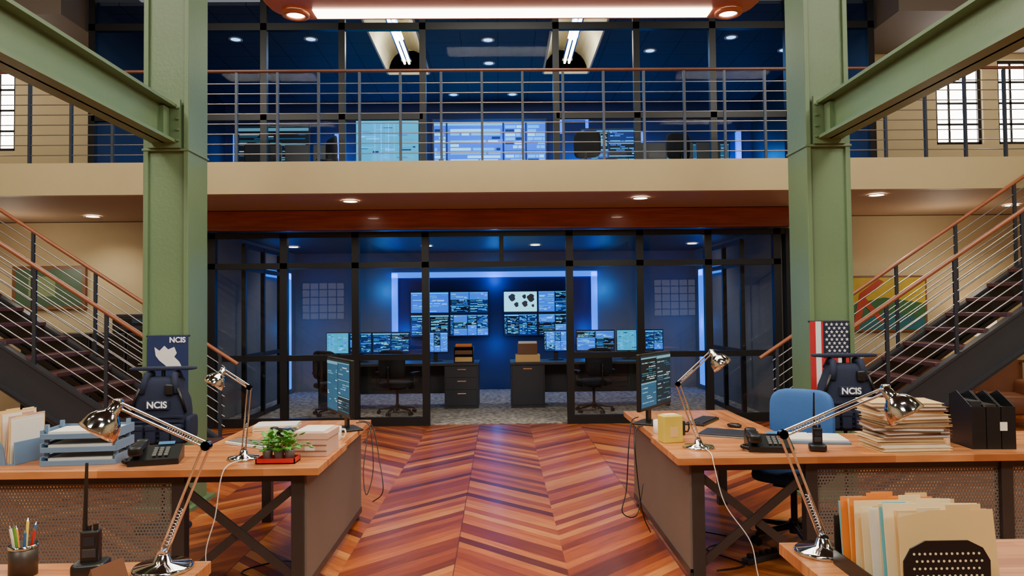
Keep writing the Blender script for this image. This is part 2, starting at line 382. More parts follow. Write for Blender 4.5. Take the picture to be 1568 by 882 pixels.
for xs in(3.55,-3.7):
    b=B('side_glass_screen')
    for yy in(10.75,11.6,12.45): b.bb(xs-.03,xs+.03,yy-.03,yy+.03,.012,2.6,BLK)
    for zz in(.05,.96,2.25,2.58): b.bb(xs-.025,xs+.025,10.75,12.45,zz-.035,zz+.03,BLK)
    b.quad([(xs,10.75,.05),(xs,12.45,.05),(xs,12.45,2.6),(xs,10.75,2.6)],GLU); b.done()
b=B('led_strip_frame')
b.bb(-2.17,-2.05,14.86,14.94,1.0,2.36,LEDB); b.bb(1.85,1.97,14.86,14.94,1.0,2.36,LEDB); b.bb(-2.17,1.97,14.86,14.94,2.27,2.38,LEDB)
b.done()
for sx,xw in((-1,-4.11),(1,3.96)):
    b=B('led_wall_strip'); b.bb(xw,xw-sx*.05,14.15,14.45,.12,2.35,LEDB); b.bb(xw,xw-sx*.05,13.0,14.43,2.24,2.36,LEDB); b.done()
def wallscreen(name,x0,x1,z0,z1,y,nx,nz,seed,styles):
    b=B(name); b.bb(x0,x1,y,y+.06,z0,z1,BLKP)
    w=(x1-x0)/nx; h=(z1-z0)/nz; k=0
    for i in range(nx):
        for j in range(nz):
            ui(b,w-.03,h-.03,seed+k,TR(x0+w*(i+.5),y-.002,z0+h*j+.015),styles[k%len(styles)]); k+=1
    b.done()
wallscreen('video_wall',-1.8,-.22,1.08,2.0,14.82,2,2,3,[1,5,0,1])
wallscreen('video_wall',.07,1.45,1.08,2.0,14.82,2,2,31,[0,3,1,1])
def downlight(x,y,z,mat=DISC,r=.09,name='recessed_downlight'):
    b=B(name); b.lathe([(r+.03,-.004),(r+.03,-.012),(r,-.012),(r-.01,-.003)],(x,y,z),(0,0,1),WHITE); b.cyl((x,y,z-.009),(x,y,z-.003),r-.005,mat,seg=20); b.done()
for x,y in((-3.7,13.3),(-1.3,13.3),(.65,13.3),(3.5,13.3),(-2.5,11.6),(2.6,11.6)): downlight(x,y,2.78)
SOF=((-5.8,10.6),(-1.88,9.34),(1.79,9.26),(4.75,9.16),(7.2,10.2),(-7.8,10.2))  # last two downlights added to brighten the lower side walls
for x,y in SOF: downlight(x,y,3.005)
# upper glass room
shell('wall_upper_room_back',-5.75,5.4,15.4,15.55,3.38,6.4,DKW)
shell('wall_upper_room_left',-5.8,-5.7,10.5,15.5,3.38,6.6,GREYD)
shell('wall_upper_room_right',5.35,5.45,10.5,15.5,3.38,6.6,GREYD)
b=B('ceiling_upper_room')
cv=[(-2.0,-1.27),(.86,1.66)]; y0,y1=10.9,13.5
b.bb(-5.7,5.35,10.5,y0,6.0,6.05,TILE); b.bb(-5.7,5.35,y1,15.4,6.0,6.05,TILE)
for a,c in((-5.7,cv[0][0]),(cv[0][1],cv[1][0]),(cv[1][1],5.35)): b.bb(a,c,y0,y1,6.0,6.05,TILE)
b.done(False)
for a,c in cv:
    b=B('vaulted_light_cove'); n=12; vs=[]
    for yy in(y0,y1):
        for i in range(n+1):
            t=math.pi*i/n; vs.append(((a+c)/2-math.cos(t)*(c-a)/2,yy,6.0+.42*math.sin(t)))
    b.add(vs,[(i,i+1,n+2+i,n+1+i) for i in range(n)]+[tuple(range(n+1)),tuple(range(n+1,2*n+2))],CREAM)
    b.bb(a-.03,a,y0,y1,5.96,6.05,CREAM); b.bb(c,c+.03,y0,y1,5.96,6.05,CREAM); b.bb(a,c,y1,y1+.03,5.96,6.4,CREAM)
    m=(a+c)/2
    b.bb(m-.09,m+.09,y0+.3,y1-.2,6.1,6.13,CHR); b.cyl((m-.04,y0+.35,6.08),(m-.04,y1-.25,6.08),.02,TUBE); b.cyl((m+.04,y0+.35,6.08),(m+.04,y1-.25,6.08),.02,TUBE)
    b.done()
for x,y in((-.15,11.87),(-.15,13.0),(-4.2,11.8),(-3,11.8),(2.6,12.4),(3.8,11.8),(4.9,12.4),(-.9,14.9),(.3,14.9)): downlight(x,y,6.0,DISCB,.08)
b=B('upper_glass_partition')
ux=[-5.7,-4.4,-3.3,-2.2,-1.06,.83,1.98,3.07,4.15,5.35]
for x in ux: b.bb(x-.045,x+.045,10.36,10.44,3.38,6.6,BLK)
b.bb(-5.75,5.4,10.36,10.44,5.59,5.69,BLK); b.bb(-5.75,5.4,10.36,10.44,3.38,3.45,BLK)
for i in range(len(ux)-1):
    if ux[i]!=-1.06: b.bb(ux[i],ux[i+1],10.36,10.44,4.31,4.39,BLK)
    b.quad([(ux[i],10.4,3.4),(ux[i+1],10.4,3.4),(ux[i+1],10.4,6.6),(ux[i],10.4,6.6)],GLU)
b.bb(-5.75,5.4,10.37,10.43,6.45,6.6,BLK)
b.done(False)
wallscreen('briefing_screen',-1.37,1.02,4.25,5.6,15.3,1,1,5,[6])
def bigmon(name,x,y,z,w,h,rz,seed,style):
    b=B(name); b.T=TR(x,y,z,rz)
    b.bb(-w/2-.02,w/2+.02,0.002,.06,-.02,h+.02,BLKP,.008); ui(b,w,h,seed,TR(0,0,0),style)
    b.bb(-.05,.05,.03,.09,3.38-z+.06,.1,BLKP); b.bb(-.3,.3,-.2,.25,3.38-z+.001,3.38-z+.06,BLKP); b.done()
bigmon('display_monitor',-2.05,13.6,4.0,1.15,1.15,0,9,2)
bigmon('display_monitor',2.05,13.6,4.2,1.0,.75,0,11,1)
SB=SBD
bigmon('display_monitor',-4.6,15.0,4.3,1.5,1.1,0,15,5); bigmon('display_monitor',4.1,15.0,4.1,1.3,.9,0,17,5)
SB=SBW
for x in(-3.6,3.3):
    b=B('control_console'); b.T=TR(x,13.2,3.38)
    b.bb(-.8,.8,-.35,.35,.72,.78,GREYD,.01); b.bb(-.78,-.72,-.33,.33,0,.72,GREYD); b.bb(.72,.78,-.33,.33,0,.72,GREYD); b.bb(-.78,.78,.2,.24,.1,.72,GREYD)
    for k in(-.5,0,.5): b.bb(k-.22,k+.22,0,.03,.9,1.22,BLKP,.006); b.bb(k-.03,k+.03,.02,.05,.78,.95,BLKP); b.bb(k-.1,k+.1,-.05,.1,.78,.795,BLKP)
    b.done()
for x,y in((-2.2,14.9),(1.6,14.9)):
    b=B('led_accent_frame')
    for q in((x-.3,x+.3,5.58,5.66),(x-.3,x-.24,5.3,5.66),(x+.24,x+.3,5.3,5.66)): b.bb(q[0],q[1],15.36,15.4,q[2],q[3],LEDB)
    b.done()
for x in(-5.45,-3.35,3.0,5.05):
    b=B('led_column_strip'); b.bb(x-.05,x+.05,15.3,15.39,3.5,5.3,LEDB); b.done()
b=B('balcony_railing')
x=-7.95
while x<8.0:
    b.bb(x-.014,x+.014,8.72,8.76,3.38,4.45,STR); x+=.485
for i in range(8): b.cyl((-8,8.74,3.48+i*.12),(8,8.74,3.48+i*.12),.006,CABLE,seg=6)
b.cyl((-8.05,8.74,4.47),(8.05,8.74,4.47),.02,RAILD,seg=10)
b.done(False)
def stairs(sx):
    b=B('staircase'); y0,y1=7.5,8.66; S=.663
    hz=lambda x:1.08+S*(x-3.16)
    def par(ya,yb):
        xa,xb=3.08,8.05
        zt=lambda x:hz(x)-1.0
        pts=[(xa,0.0),(xa,max(.0,zt(xa)+.03)),(xb,zt(xb)),(xb,zt(xb)-.42),(3.75,0.0)]
        if sx<0: pts=[(-p,q) for p,q in pts][::-1]
        b.extr(pts,ya,yb,STR)
        for off in(0,-.40):
            xs=3.2 if off==0 else 3.75
            p=[(xs,zt(xs)+off-.01),(xs,zt(xs)+off+.02),(xb,zt(xb)+off+.02),(xb,zt(xb)+off-.01)]
            if sx<0: p=[(-q,r) for q,r in p][::-1]
            b.extr(p,ya-.03,yb+.03,STR)
    par(y0,y0+.04); par(y1-.04,y1)
    for i in range(1,20):
        xx=3.2+.255*(i-1); z=.169*i
        b.bb(sx*xx,sx*(xx+.29),y0+.04,y1-.04,z-.045,z,TREAD,.006)
    for ya in(y0+.02,y1-.02):
        L=lambda x,dz:(sx*x,ya,hz(x)+dz)
        b.cyl(L(3.05,0),L(8.05,0),.022,RAILW,seg=10)
        k=3.25
        while k<8.05:
            b.bb(sx*k-.018,sx*k+.018,ya-.012,ya+.012,hz(k)-1.0,hz(k)-.01,STR); k+=.72
        for i in range(7): b.cyl(L(3.2,-.13-i*.115),L(8.05,-.13-i*.115),.007,CABLE,seg=6)
    b.done(False)
stairs(-1); stairs(1)
def column(cx,cy=6.3):
    b=B('steel_column'); w=.165
    for s in(-1,1): b.bb(cx+s*w-.02,cx+s*w+.02,cy-.21,cy+.19,0,6.6,GREEN,.004)
    b.bb(cx-w,cx+w,cy-.015,cy+.015,0,6.6,GREEN)
    b.bb(cx-w,cx+w,cy-.18,cy-.165,0,6.6,GREEN)
    b.bb(cx-.24,cx+.24,cy-.26,cy+.26,0,.03,GREEN)
    b.bb(cx-.195,cx+.195,cy-.22,cy+.205,2.94,2.96,GREEN,.005)
    b.done(False)
    s=-1 if cx>0 else 1
    b=B('steel_beam'); z0,z1=3.0,3.32; y0,y1=-4,cy-.245; bx=cx
    b.bb(bx-.1,bx+.1,y0,y1,z0,z0+.025,GREEN); b.bb(bx-.1,bx+.1,y0,y1,z1-.025,z1,GREEN); b.bb(bx-.01,bx+.01,y0,y1,z0,z1,GREEN)
    b.bb(cx-.13,cx+.13,y1,y1+.03,z0-.04,z1+.04,GREEN)
    b.bb(cx+s*.01,cx+s*.05,y1-.12,y1-.02,z0+.04,z1-.04,GREEN)
    for i in range(4):
        for t in(-.115,.115): b.cyl((cx+t,y1-.02,z0+.02+i*.09),(cx+t,y1,z0+.02+i*.09),.012,GREEN,seg=6)
    b.done(False)
column(-2.74); column(2.76)
b=B('hanging_light_fixture')
zc=3.815; xa,xb=-1.68,1.92; ya,yb=3.6,5.58
def ring(x0,x1,y0,y1,r,z,n=6):
    o=[]
    for cx,cy,a0 in((x1-r,y1-r,0),(x0+r,y1-r,90),(x0+r,y0+r,180),(x1-r,y0+r,270)):
        for i in range(n+1):
            t=math.radians(a0+90*i/n); o.append((cx+r*math.cos(t),cy+r*math.sin(t),z))
    return o
R1=ring(xa,xb,ya,yb,.25,zc+.14); R2=ring(xa,xb,ya,yb,.25,zc+.03); R3=ring(xa+.03,xb-.03,ya+.03,yb-.03,.23,zc); n=len(R1)
b.add(R1+R2+R3,[(i,(i+1)%n,n+(i+1)%n,n+i) for i in range(n)]+[(n+i,n+(i+1)%n,2*n+(i+1)%n,2*n+i) for i in range(n)],BRUSH)
b.add(R3,[tuple(range(n))],BRUSH); b.add(R1,[tuple(range(n))],BRUSH)
for y in(ya+.22,yb-.15):
    b.bb(xa+.33,xb-.33,y-.075,y+.075,zc-.012,zc+.01,TUBE,.004)
    for x in(xa+.19,xb-.19):
        b.lathe([(.1,-.001),(.1,-.02),(.07,-.025),(.065,-.01)],(x,y,zc),(0,0,1),BRUSH); b.cyl((x,y,zc-.012),(x,y,zc-.002),.065,TUBE)
for x in(xa+.4,xb-.4):
    for y in(ya+.3,yb-.3): b.cyl((x,y,zc+.14),(x,y,6.6),.008,CABLE,seg=6)
b.done()
def area(name,loc,sx,sy,W,col,rot=(0,0,0)):
    l=bpy.data.lights.new(name,'AREA'); l.shape='RECTANGLE'; l.size=sx; l.size_y=sy; l.energy=W; l.color=col
    o=bpy.data.objects.new(name,l); o.location=loc; o.rotation_euler=[math.radians(a) for a in rot]; scene.collection.objects.link(o); return o
def spot(name,loc,W,col,ang=110,r=.05):
    l=bpy.data.lights.new(name,'SPOT'); l.energy=W; l.color=col; l.spot_size=math.radians(ang); l.spot_blend=.8; l.shadow_soft_size=r
    o=bpy.data.objects.new(name,l); o.location=loc; scene.collection.objects.link(o); return o
def point(name,loc,W,col,r=.1):
    l=bpy.data.lights.new(name,'POINT'); l.energy=W; l.color=col; l.shadow_soft_size=r
    o=bpy.data.objects.new(name,l); o.location=loc; scene.collection.objects.link(o); return o
for x,y in((-5,2.5),(5,2.5),(-4.5,6.2),(4.5,6.2),(0,.5),(0,7.6)):  # unseen ceiling lights added to brighten the hall
    b=B('added_ceiling_light'); b.bb(x-.9,x+.9,y-.15,y+.15,6.3,6.42,BLK,.01); b.bb(x-.87,x+.87,y-.12,y+.12,6.29,6.31,TUBE)
    b.cyl((x-.7,y,6.4),(x-.7,y,6.6),.01,CABLE); b.cyl((x+.7,y,6.4),(x+.7,y,6.6),.01,CABLE); b.done()
    area('hall_fill_light',(x,y,6.27),1.8,.5,150,(1,.93,.8))
area('fixture_light',(.1,4.6,3.78),3.0,1.2,95,(1,.92,.8))
for x in(-4,4):  # unseen tilted panels behind the camera, added as front fill
    b=B('added_rear_panel'); b.T=TR(x,-3,6.2,0,50); b.bb(-1.5,1.5,-.7,.7,.02,.12,BLK,.01); b.bb(-1.45,1.45,-.65,.65,.0,.02,TUBE); b.done()
    area('rear_fill_light',(x,-2.97,6.16),2.8,1.3,210,(1,.94,.86),(50,0,0))
for x,y in SOF: spot('soffit_spot',(x,y,2.98),62,(1,.88,.68),140)
for x,y in((-6.8,10.3),(6.3,10.3)): point('lower_wall_fill',(x,y,2.4),18,(1,.88,.68),.15)  # added points without fixtures, lifting the walls under the balcony
for x,y in((-3.2,13.0),(-1.3,13.3),(.65,13.3),(3.1,13.0),(-2.5,11.6),(2.6,11.6)): spot('room_spot',(x,y,2.75),34,(1,.97,.92),140)
for x,z in((-2.3,2.0),(-.1,2.2),(2.1,2.0)): point('led_glow',(x,14.7,z),9,(.0,.24,1),.08)
for x,y,z in((-1.9,14.7,1.2),(1.7,14.7,1.2),(-.08,14.6,.9)): point('led_glow',(x,y,z),5,(.0,.24,1),.08)
point('led_glow',(-3.9,14.2,1.3),7,(.0,.24,1)); point('led_glow',(3.75,14.2,1.3),7,(.0,.24,1))
area('upper_blue_light',(-3,13,5.9),2,2,36,(.12,.4,1)); area('upper_blue_light',(3,13,5.9),2,2,36,(.12,.4,1)); area('upper_blue_light',(0,14.2,5.9),1.5,1,35,(.12,.4,1))
for x in(-5.2,-3.4,-2.1,1.6,3.0,4.9): point('upper_led_glow',(x,15.05,4.7),24,(.0,.24,1),.1)
for a,c in cv: point('cove_light',((a+c)/2,12.2,6.02),26,(1,.94,.78))
point('balcony_light',(-7.5,10.3,5.2),24,(1,.88,.7)); point('balcony_light',(7.4,10.3,5.2),24,(1,.88,.7))
# ---------------------------------------------------------------- desks
def desk(sx,name='office_desk',y0=4.1,yr=5.9,xe=3.9,px=1.84):
    b=B(name); z=.75
    yb=y0+.75
    b.bb(sx*1.0,sx*xe,y0,yb,z-.042,z,BUT,.003)
    b.bb(sx*1.02,sx*1.88,yb,yr,z-.042,z,BUTX,.003)
    zl=z-.044
    def leg(x,y,w=.035):
        b.bb(sx*x-w,sx*x+w,y-w,y+w,0,zl,STEEL,.003)
    for x,y in((1.14,y0+.12),(1.14,yr-.1),(1.8,y0+.12),(1.8,yr-.1),(xe-.1,y0+.12),(xe-.1,yb-.1),(2.95,y0+.12)): leg(x,y)
    for x in(1.14,1.8): b.bb(sx*x-.02,sx*x+.02,y0+.1,yr-.1,zl-.05,zl,STEEL)
    b.bb(sx*1.14,sx*(xe-.1),y0+.1,y0+.14,zl-.05,zl,STEEL); b.bb(sx*1.84,sx*(xe-.1),y0+.1,y0+.14,.1,.13,STEEL)
    b.bb(sx*1.09,sx*1.105,y0+.1,yr-.06,.07,zl,GREYP)
    b.bb(sx*1.085,sx*1.11,y0+.1,yr-.06,.05,.09,STEEL)
    for za,zb in((.12,.62),(.62,.12)):
        p0=Vector((sx*1.16,y0+.12,za)); p1=Vector((sx*1.78,y0+.12,zb)); d=(p1-p0).normalized(); nn=Vector((-d.z,0,d.x))*.024
        q=[p0+nn,p0-nn,p1-nn,p1+nn]; pts=[(v.x,v.z) for v in q]; b.extr(pts,y0+.105 if za<zb else y0+.12,y0+.12 if za<zb else y0+.135,STEEL)
    b.bb(sx*px,sx*(xe-.1),y0+.115,y0+.12,.14,zl-.05,PERF)
    return b.done(False,True)
desk(-1,y0=4.08,yr=5.85); desk(1,y0=4.2,yr=6.15)
def neardesk(sx,yf):
    b=B('office_desk'); z=.75; b.bb(sx*1.0,sx*2.9,yf-.8,yf,z-.042,z,BUT,.003)
    for x in(1.12,2.8):
        for y in(yf-.7,yf-.1): b.bb(sx*x-.035,sx*x+.035,y-.035,y+.035,0,z-.042,STEEL,.003)
    b.bb(sx*1.1,sx*2.8,yf-.12,yf-.08,z-.1,z-.042,STEEL); b.bb(sx*1.1,sx*2.8,yf-.105,yf-.1,.14,z-.1,PERF)
    b.done(False,True)
neardesk(-1,2.58); neardesk(1,2.68)
def chair(x,y,rz,fab,fab2,z0=0,arms=False,name='office_chair',backz=.78):
    b=B(name); b.T=TR(x,y,z0,rz)
    for k in range(5):
        a=2*math.pi*k/5+.3; c,s_=math.cos(a),math.sin(a)
        b.cyl((c*.03,s_*.03,.11),(c*.28,s_*.28,.075),.024,BLKP,.014)
        for o in(-.014,.014): b.cyl((c*.29-s_*o*1.6-s_*.008,s_*.29+c*o*1.6+c*.008,.03),(c*.29-s_*o*1.6+s_*.008,s_*.29+c*o*1.6-c*.008,.03),.028,BLKP)
        b.cyl((c*.285,s_*.285,.05),(c*.285,s_*.285,.08),.01,BLKP)
    b.cyl((0,0,.06),(0,0,.15),.035,BLKP); b.cyl((0,0,.15),(0,0,.4),.022,BLK); b.bb(-.1,.1,-.12,.12,.38,.42,BLKP,.01)
    b.sup((0,0,.46),(.24,.235,.05),fab2,.5,.45)
    b.tube([(0,.1,.4),(0,.24,.4),(0,.29,.45),(0,.3,.6),(0,.28,.75)],.02,BLKP)
    b.sup((0,.22,backz),(.225,.04,.22),fab,.45,.45,bend=.9)
    if arms:
        for s_ in(-1,1):
            b.tube([(s_*.2,0,.4),(s_*.29,0,.42),(s_*.3,0,.62)],.016,BLKP); b.sup((s_*.3,-.02,.64),(.035,.13,.018),BLKP)
    b.done()
chair(2.0,5.06,-42,BLUEF,BLUED,backz=.8)
chair(-1.6,11.5,160,MESHB,MESHB,.012,True); chair(1.45,11.5,200,MESHB,MESHB,.012,True); chair(-2.6,11.5,150,MESHB,MESHB,.012,True)
for x,y,r in((-4.0,12.3,20),(-2.9,12.0,-60),(1.5,12.0,160),(2.9,12.2,200)): chair(x,y,r,MESHB,MESHB,3.38,True,backz=.88)
def monitor(x,y,z,w,h,rz,seed,style=0,zd=.75,name='computer_monitor'):
    b=B(name); b.T=TR(x,y,z,rz)
    b.bb(-w/2-.012,w/2+.012,.002,.03,-.014,h+.012,BLKP,.005); b.bb(-w/4,w/4,.03,.055,h*.2,h*.8,BLKP,.008)
    ui(b,w,h,seed,TR(0,0,0),style)
    b.bb(-.035,.035,.055,.075,zd-z+.01,h*.5,BLKP,.004); b.bb(-.12,.12,-.04,.15,zd-z,zd-z+.015,BLKP,.005)
    b.done()
SB=SBD
monitor(1.15,5.45,.885,.6,.38,57,41,1); monitor(-1.17,5.35,.875,.58,.38,-62,43,1)
SB=SBW
for sx,xo in((-1,-.35),(1,.16)):
    b=B('workstation_desk'); xe=xo+sx*2.6
    b.bb(xo,xe,12.0,12.8,.71,.75,GREYD,.003); px=xo+sx*.56
    b.bb(xo+sx*.01,px,12.03,12.75,.013,.71,GREYD,.003)
    for i,(za,zb) in enumerate(((.06,.3),(.32,.5),(.52,.69)) if sx<0 else ((.06,.69),)):
        b.bb(xo+sx*.03,px-sx*.02,12.015,12.03,za,zb,STR,.003); xm=(xo+px)/2; b.bb(xm-.07,xm+.07,12.0,12.015,zb-.05,zb-.035,CHR)
    b.bb(xe-sx*.04,xe,12.03,12.75,.013,.71,GREYD); b.bb(px,xe,12.6,12.63,.2,.71,GREYD); b.done(False,True)
k=100
for x,w,st in((-2.75,.36,2),(-2.36,.36,1),(-1.85,.62,1),(-1.1,.42,0)): monitor(x,12.55,.9,w,.34,0,k,st); k+=1
for x,w,st in((.95,.4,0),(1.62,.64,1),(2.2,.42,2),(2.62,.3,1)): monitor(x,12.55,.9,w,.34,0,k,st); k+=1
b=B('document_tray'); b.T=TR(-.6,12.2,.75)
b.bb(-.16,.16,-.12,.12,0,.015,BLK); b.bb(-.16,-.15,-.12,.12,0,.26,BLK); b.bb(.15,.16,-.12,.12,0,.26,BLK); b.bb(-.16,.16,.11,.12,0,.26,BLK)
b.bb(-.16,.16,-.12,.12,.13,.14,BLK); b.bb(-.14,.14,-.1,.1,.016,.09,MANILA); b.bb(-.14,.14,-.12,.09,.141,.2,BRN); b.bb(-.13,.13,-.11,.08,.262,.3,ORNG); b.bb(-.16,.16,-.12,.12,.25,.262,BLK)
b.done()
b=B('document_box'); b.T=TR(.45,12.22,.75); b.bb(-.2,.2,-.13,.13,0,.12,MANILA,.004); b.bb(-.16,.16,-.1,.1,.12,.3,BRN,.004); b.bb(-.15,.15,-.12,.1,.3,.33,WHITE); b.done()
# ---------------------------------------------------------------- lamps
def lamp(base,elbow,head,hd,lit=False,s=1):
    b=B('desk_lamp'); bx=Vector(base); el=Vector(elbow); hp=Vector(head)
    b.lathe([(.0,.0),(.095*s,.0),(.098*s,.008),(.09*s,.016),(.03*s,.024),(.02*s,.05),(.012*s,.055),(0,.055)],bx,(0,0,1),CHR,28)
    st=bx+Vector((0,0,.05))
    def arm(p,q,off,spr=False):
        d=(q-p).normalized(); n=d.cross(Vector((0,1,0)))
        n=n.normalized()*off if n.length>.01 else Vector((off,0,0))
        for t in(-1,1): b.cyl(p+n*t,q+n*t,.0045*s,CHR,seg=8)
        b.cyl(p+Vector((0,-.012,0)),p+Vector((0,.012,0)),.016*s,CHR); b.cyl(q+Vector((0,-.012,0)),q+Vector((0,.012,0)),.016*s,CHR)
        if spr:
            N=60; a=d.orthogonal().normalized(); c=d.cross(a); L=(q-p).length*.35
            b.tube([p+d*(.03+L*i/N)+(a*math.cos(i*1.3)+c*math.sin(i*1.3))*.006 for i in range(N)],.0013,CHR,5)
    arm(st,el,.011*s,True); arm(el,hp,.009*s,True)
    d=Vector(hd).normalized()
    b.sup(tuple(hp),(.014*s,.014*s,.02*s),CHR)
    o=hp+d*.045*s
    pr=[(.0,-.055),(.018,-.054),(.02,-.02),(.026,-.012),(.042,.0),(.056,.022),(.062,.05),(.063,.062),(.06,.062),(.052,.022),(.036,.002),(.0,-.002)]
    b.lathe([(r*s,z*s) for r,z in pr],o,d,CHR,28)
    b.sup(tuple(o+d*.03*s),(.024*s,.024*s,.024*s),BULB if lit else WHITE,1,1,0,8,12)
    b.done()
    if lit:
        spot('task_glow',tuple(o+d*.07),5,(1,.75,.4),120,.03).rotation_euler=d.to_track_quat('-Z','Y').to_euler()
lamp((-1.13,2.5,.75),(-.97,2.46,1.165),(-1.25,2.44,1.305),(-.5,-.3,-.85),True)
lamp((1.11,2.56,.75),(.955,2.5,1.17),(1.31,2.5,1.315),(.5,-.35,-.8))
lamp((-1.5,4.35,.75),(-1.47,4.36,1.165),(-1.60,4.3,1.27),(-.5,-.3,-.8),False,.95)
lamp((1.2,4.5,.75),(1.08,4.5,1.14),(1.29,4.5,1.33),(.5,-.3,-.7),False,1)
def vest(x,y,z,rz=0):
    b=B('tactical_vest'); b.T=TR(x,y,0,rz)
    b.loft([(z,.165,.09,0,0),(z+.02,.19,.11,0,0),(z+.14,.2,.118,0,0),(z+.25,.2,.115,0,0),(z+.33,.19,.11,0,0),(z+.39,.165,.10,0,0),(z+.45,.145,.09,0,0),(z+.48,.13,.075,0,0),(z+.5,.1,.05,0,0)],NAVY,.6)
    for s_ in(-1,1):
        b.tube([(s_*.12,-.085,z+.38),(s_*.11,-.08,z+.45),(s_*.1,-.05,z+.515),(s_*.095,.03,z+.52),(s_*.11,.07,z+.46)],.026,NAVY,8)
        b.sup((s_*.205,0,z+.12),(.02,.1,.09),NAVY,.4,.4)
        b.tube([(s_*.135,-.095,z+.42),(s_*.17,-.098,z+.33),(s_*.19,-.08,z+.24)],.012,BLKP,6)
    for i in range(6): b.bb(-.185,.185,-.124,-.112,z+.03+i*.035,z+.045+i*.035,NAVY,.002)
    for q in(-.13,-.04,.06,.14): b.sup((q,-.125,z+.09),(.036,.025,.07),NAVY,.3,.3,0,8,16); b.bb(q-.036,q+.036,-.155,-.15,z+.12,z+.15,NAVY,.002)
    b.bb(-.085,.085,-.128,-.1,z+.265,z+.335,NAVY,.004); b.text('NCIS',.066,TXTW,TR(0,-.13,z+.3),.0018)
    b.sup((.08,-.105,z+.41),(.03,.02,.04),BLKP,.3,.3)
    b.sup((0,0,z+.56),(.24,.05,.014),NAVY,.4,.4)
    b.cyl((0,0,.04),(0,0,z+.56),.014,BLK); b.lathe([(0,0),(.2,0),(.2,.015),(.03,.04),(.014,.06)],(0,0,0),(0,0,1),BLK)
    b.done()
vest(-2.53,5.6,.63,4); vest(2.62,5.6,.67,-4)
def star(b,cx,cz,r,y,mat):
    pts=[]
    for i in range(10):
        a=math.pi/2+i*math.pi/5; q=r if i%2==0 else r*.42; pts.append((cx+q*math.cos(a),y,cz+q*math.sin(a)))
    c=(cx,y,cz); b.add([c]+pts,[(0,1+i,1+(i+1)%10) for i in range(10)],mat)
b=B('american_flag'); b.T=TR(2.56,6.06,.8); w,h=.32,.68; n=7
for i in range(n): b.bb(w*i/n,w*(i+1)/n,0,.006,0,h,REDF if i%2==0 else WHF)
b.bb(w*2.4/n,w,-.004,0,h-.3,h,NAVY)
for r in range(9):
    for c in range(5 if r%2==0 else 4): star(b,w*2.4/n+.025+(c+(0 if r%2==0 else .5))*.042,h-.025-r*.031,.016,-.006,WHF)
b.cyl((-.01,.01,h),(w+.01,.01,h),.008,BLK); b.done()
b=B('agency_flag'); b.T=TR(-2.87,6.06,.72); w,h=.33,.7
b.bb(0,w,0,.006,0,h,M('flag_navy',(22,40,86),.8))
pts=[(.06,.61),(.10,.58),(.14,.62),(.17,.59),(.22,.61),(.24,.56),(.22,.53),(.26,.49),(.28,.45),(.25,.42),(.2,.44),(.18,.42),(.15,.46),(.1,.5),(.07,.54)]
b.add([(p[0],-.004,p[1]) for p in pts],[tuple(range(len(pts)))],WHF); b.text('NCIS',.06,TXTW,TR(.245,-.004,.665),.0018)
b.cyl((-.01,.01,h),(w+.01,.01,h),.008,BLK); b.done()
# ---------------------------------------------------------------- desk props
def trays(x,y,z,rz=0):
    b=B('letter_tray_stack'); b.T=TR(x,y,z,rz)
    for i in range(3):
        q=i*.075; b.bb(-.2,.2,-.13,.13,q,q+.006,TRAY)
        for s_ in(-1,1): b.bb(s_*.2-.004,s_*.2+.004,-.13,.13,q,q+.05,TRAY); b.bb(s_*.185-.01,s_*.185+.01,-.1,-.08,q+.04,q+.078,TRAY); b.bb(s_*.185-.01,s_*.185+.01,.08,.1,q+.04,q+.078,TRAY)
        b.bb(-.2,.2,.126,.134,q,q+.05,TRAY); b.bb(-.2,.2,-.134,-.126,q,q+.03,TRAY,.002)
        b.bb(-.17,.17,-.11,.11,q+.007,q+.04,WHITE)
    b.done()
trays(-2.40,4.36,.75,6)
def folders(x,y,z,rz,n,cols,dx=.018,h=.24,d=.32,name='file_folder_rack',holder=TRAY,seed=1):
    r=random.Random(seed); b=B(name); b.T=TR(x,y,z,rz); W=n*dx
    for i in range(n):
        c=cols[i%len(cols)]; hh=h*r.uniform(.86,1.05); X=TR(-W/2+i*dx,0,.006,0,0,r.uniform(-3,6))
        b.bb(0,.004,-d/2,d/2,0,hh,c,0,X); t=r.uniform(-.35,.2)*d; b.bb(0,.004,t,t+.08,hh,hh+.014,c,0,X)
        b.bb(.005,.008,-d/2+.01,d/2-.01,.0,hh-.012,WHITE,0,X)
    b.bb(-W/2-.02,W/2+.02,-d/2,d/2,0,.006,holder)
    for xx in(-W/2-.02,W/2+.02): b.bb(xx-.004,xx+.004,-d/2,d/2,0,.13,holder,.002)
    b.extr([(-W/2-.02,0),(W/2-.03,0),(W/2-.05,.1),(W/2-.12,.19),(-W/2-.02,.19)],-d/2-.006,-d/2,holder); b.done()
folders(-2.85,4.4,.75,-12,9,[MANILA,MAN2,MANILA,PINK],.022,.28,.25)
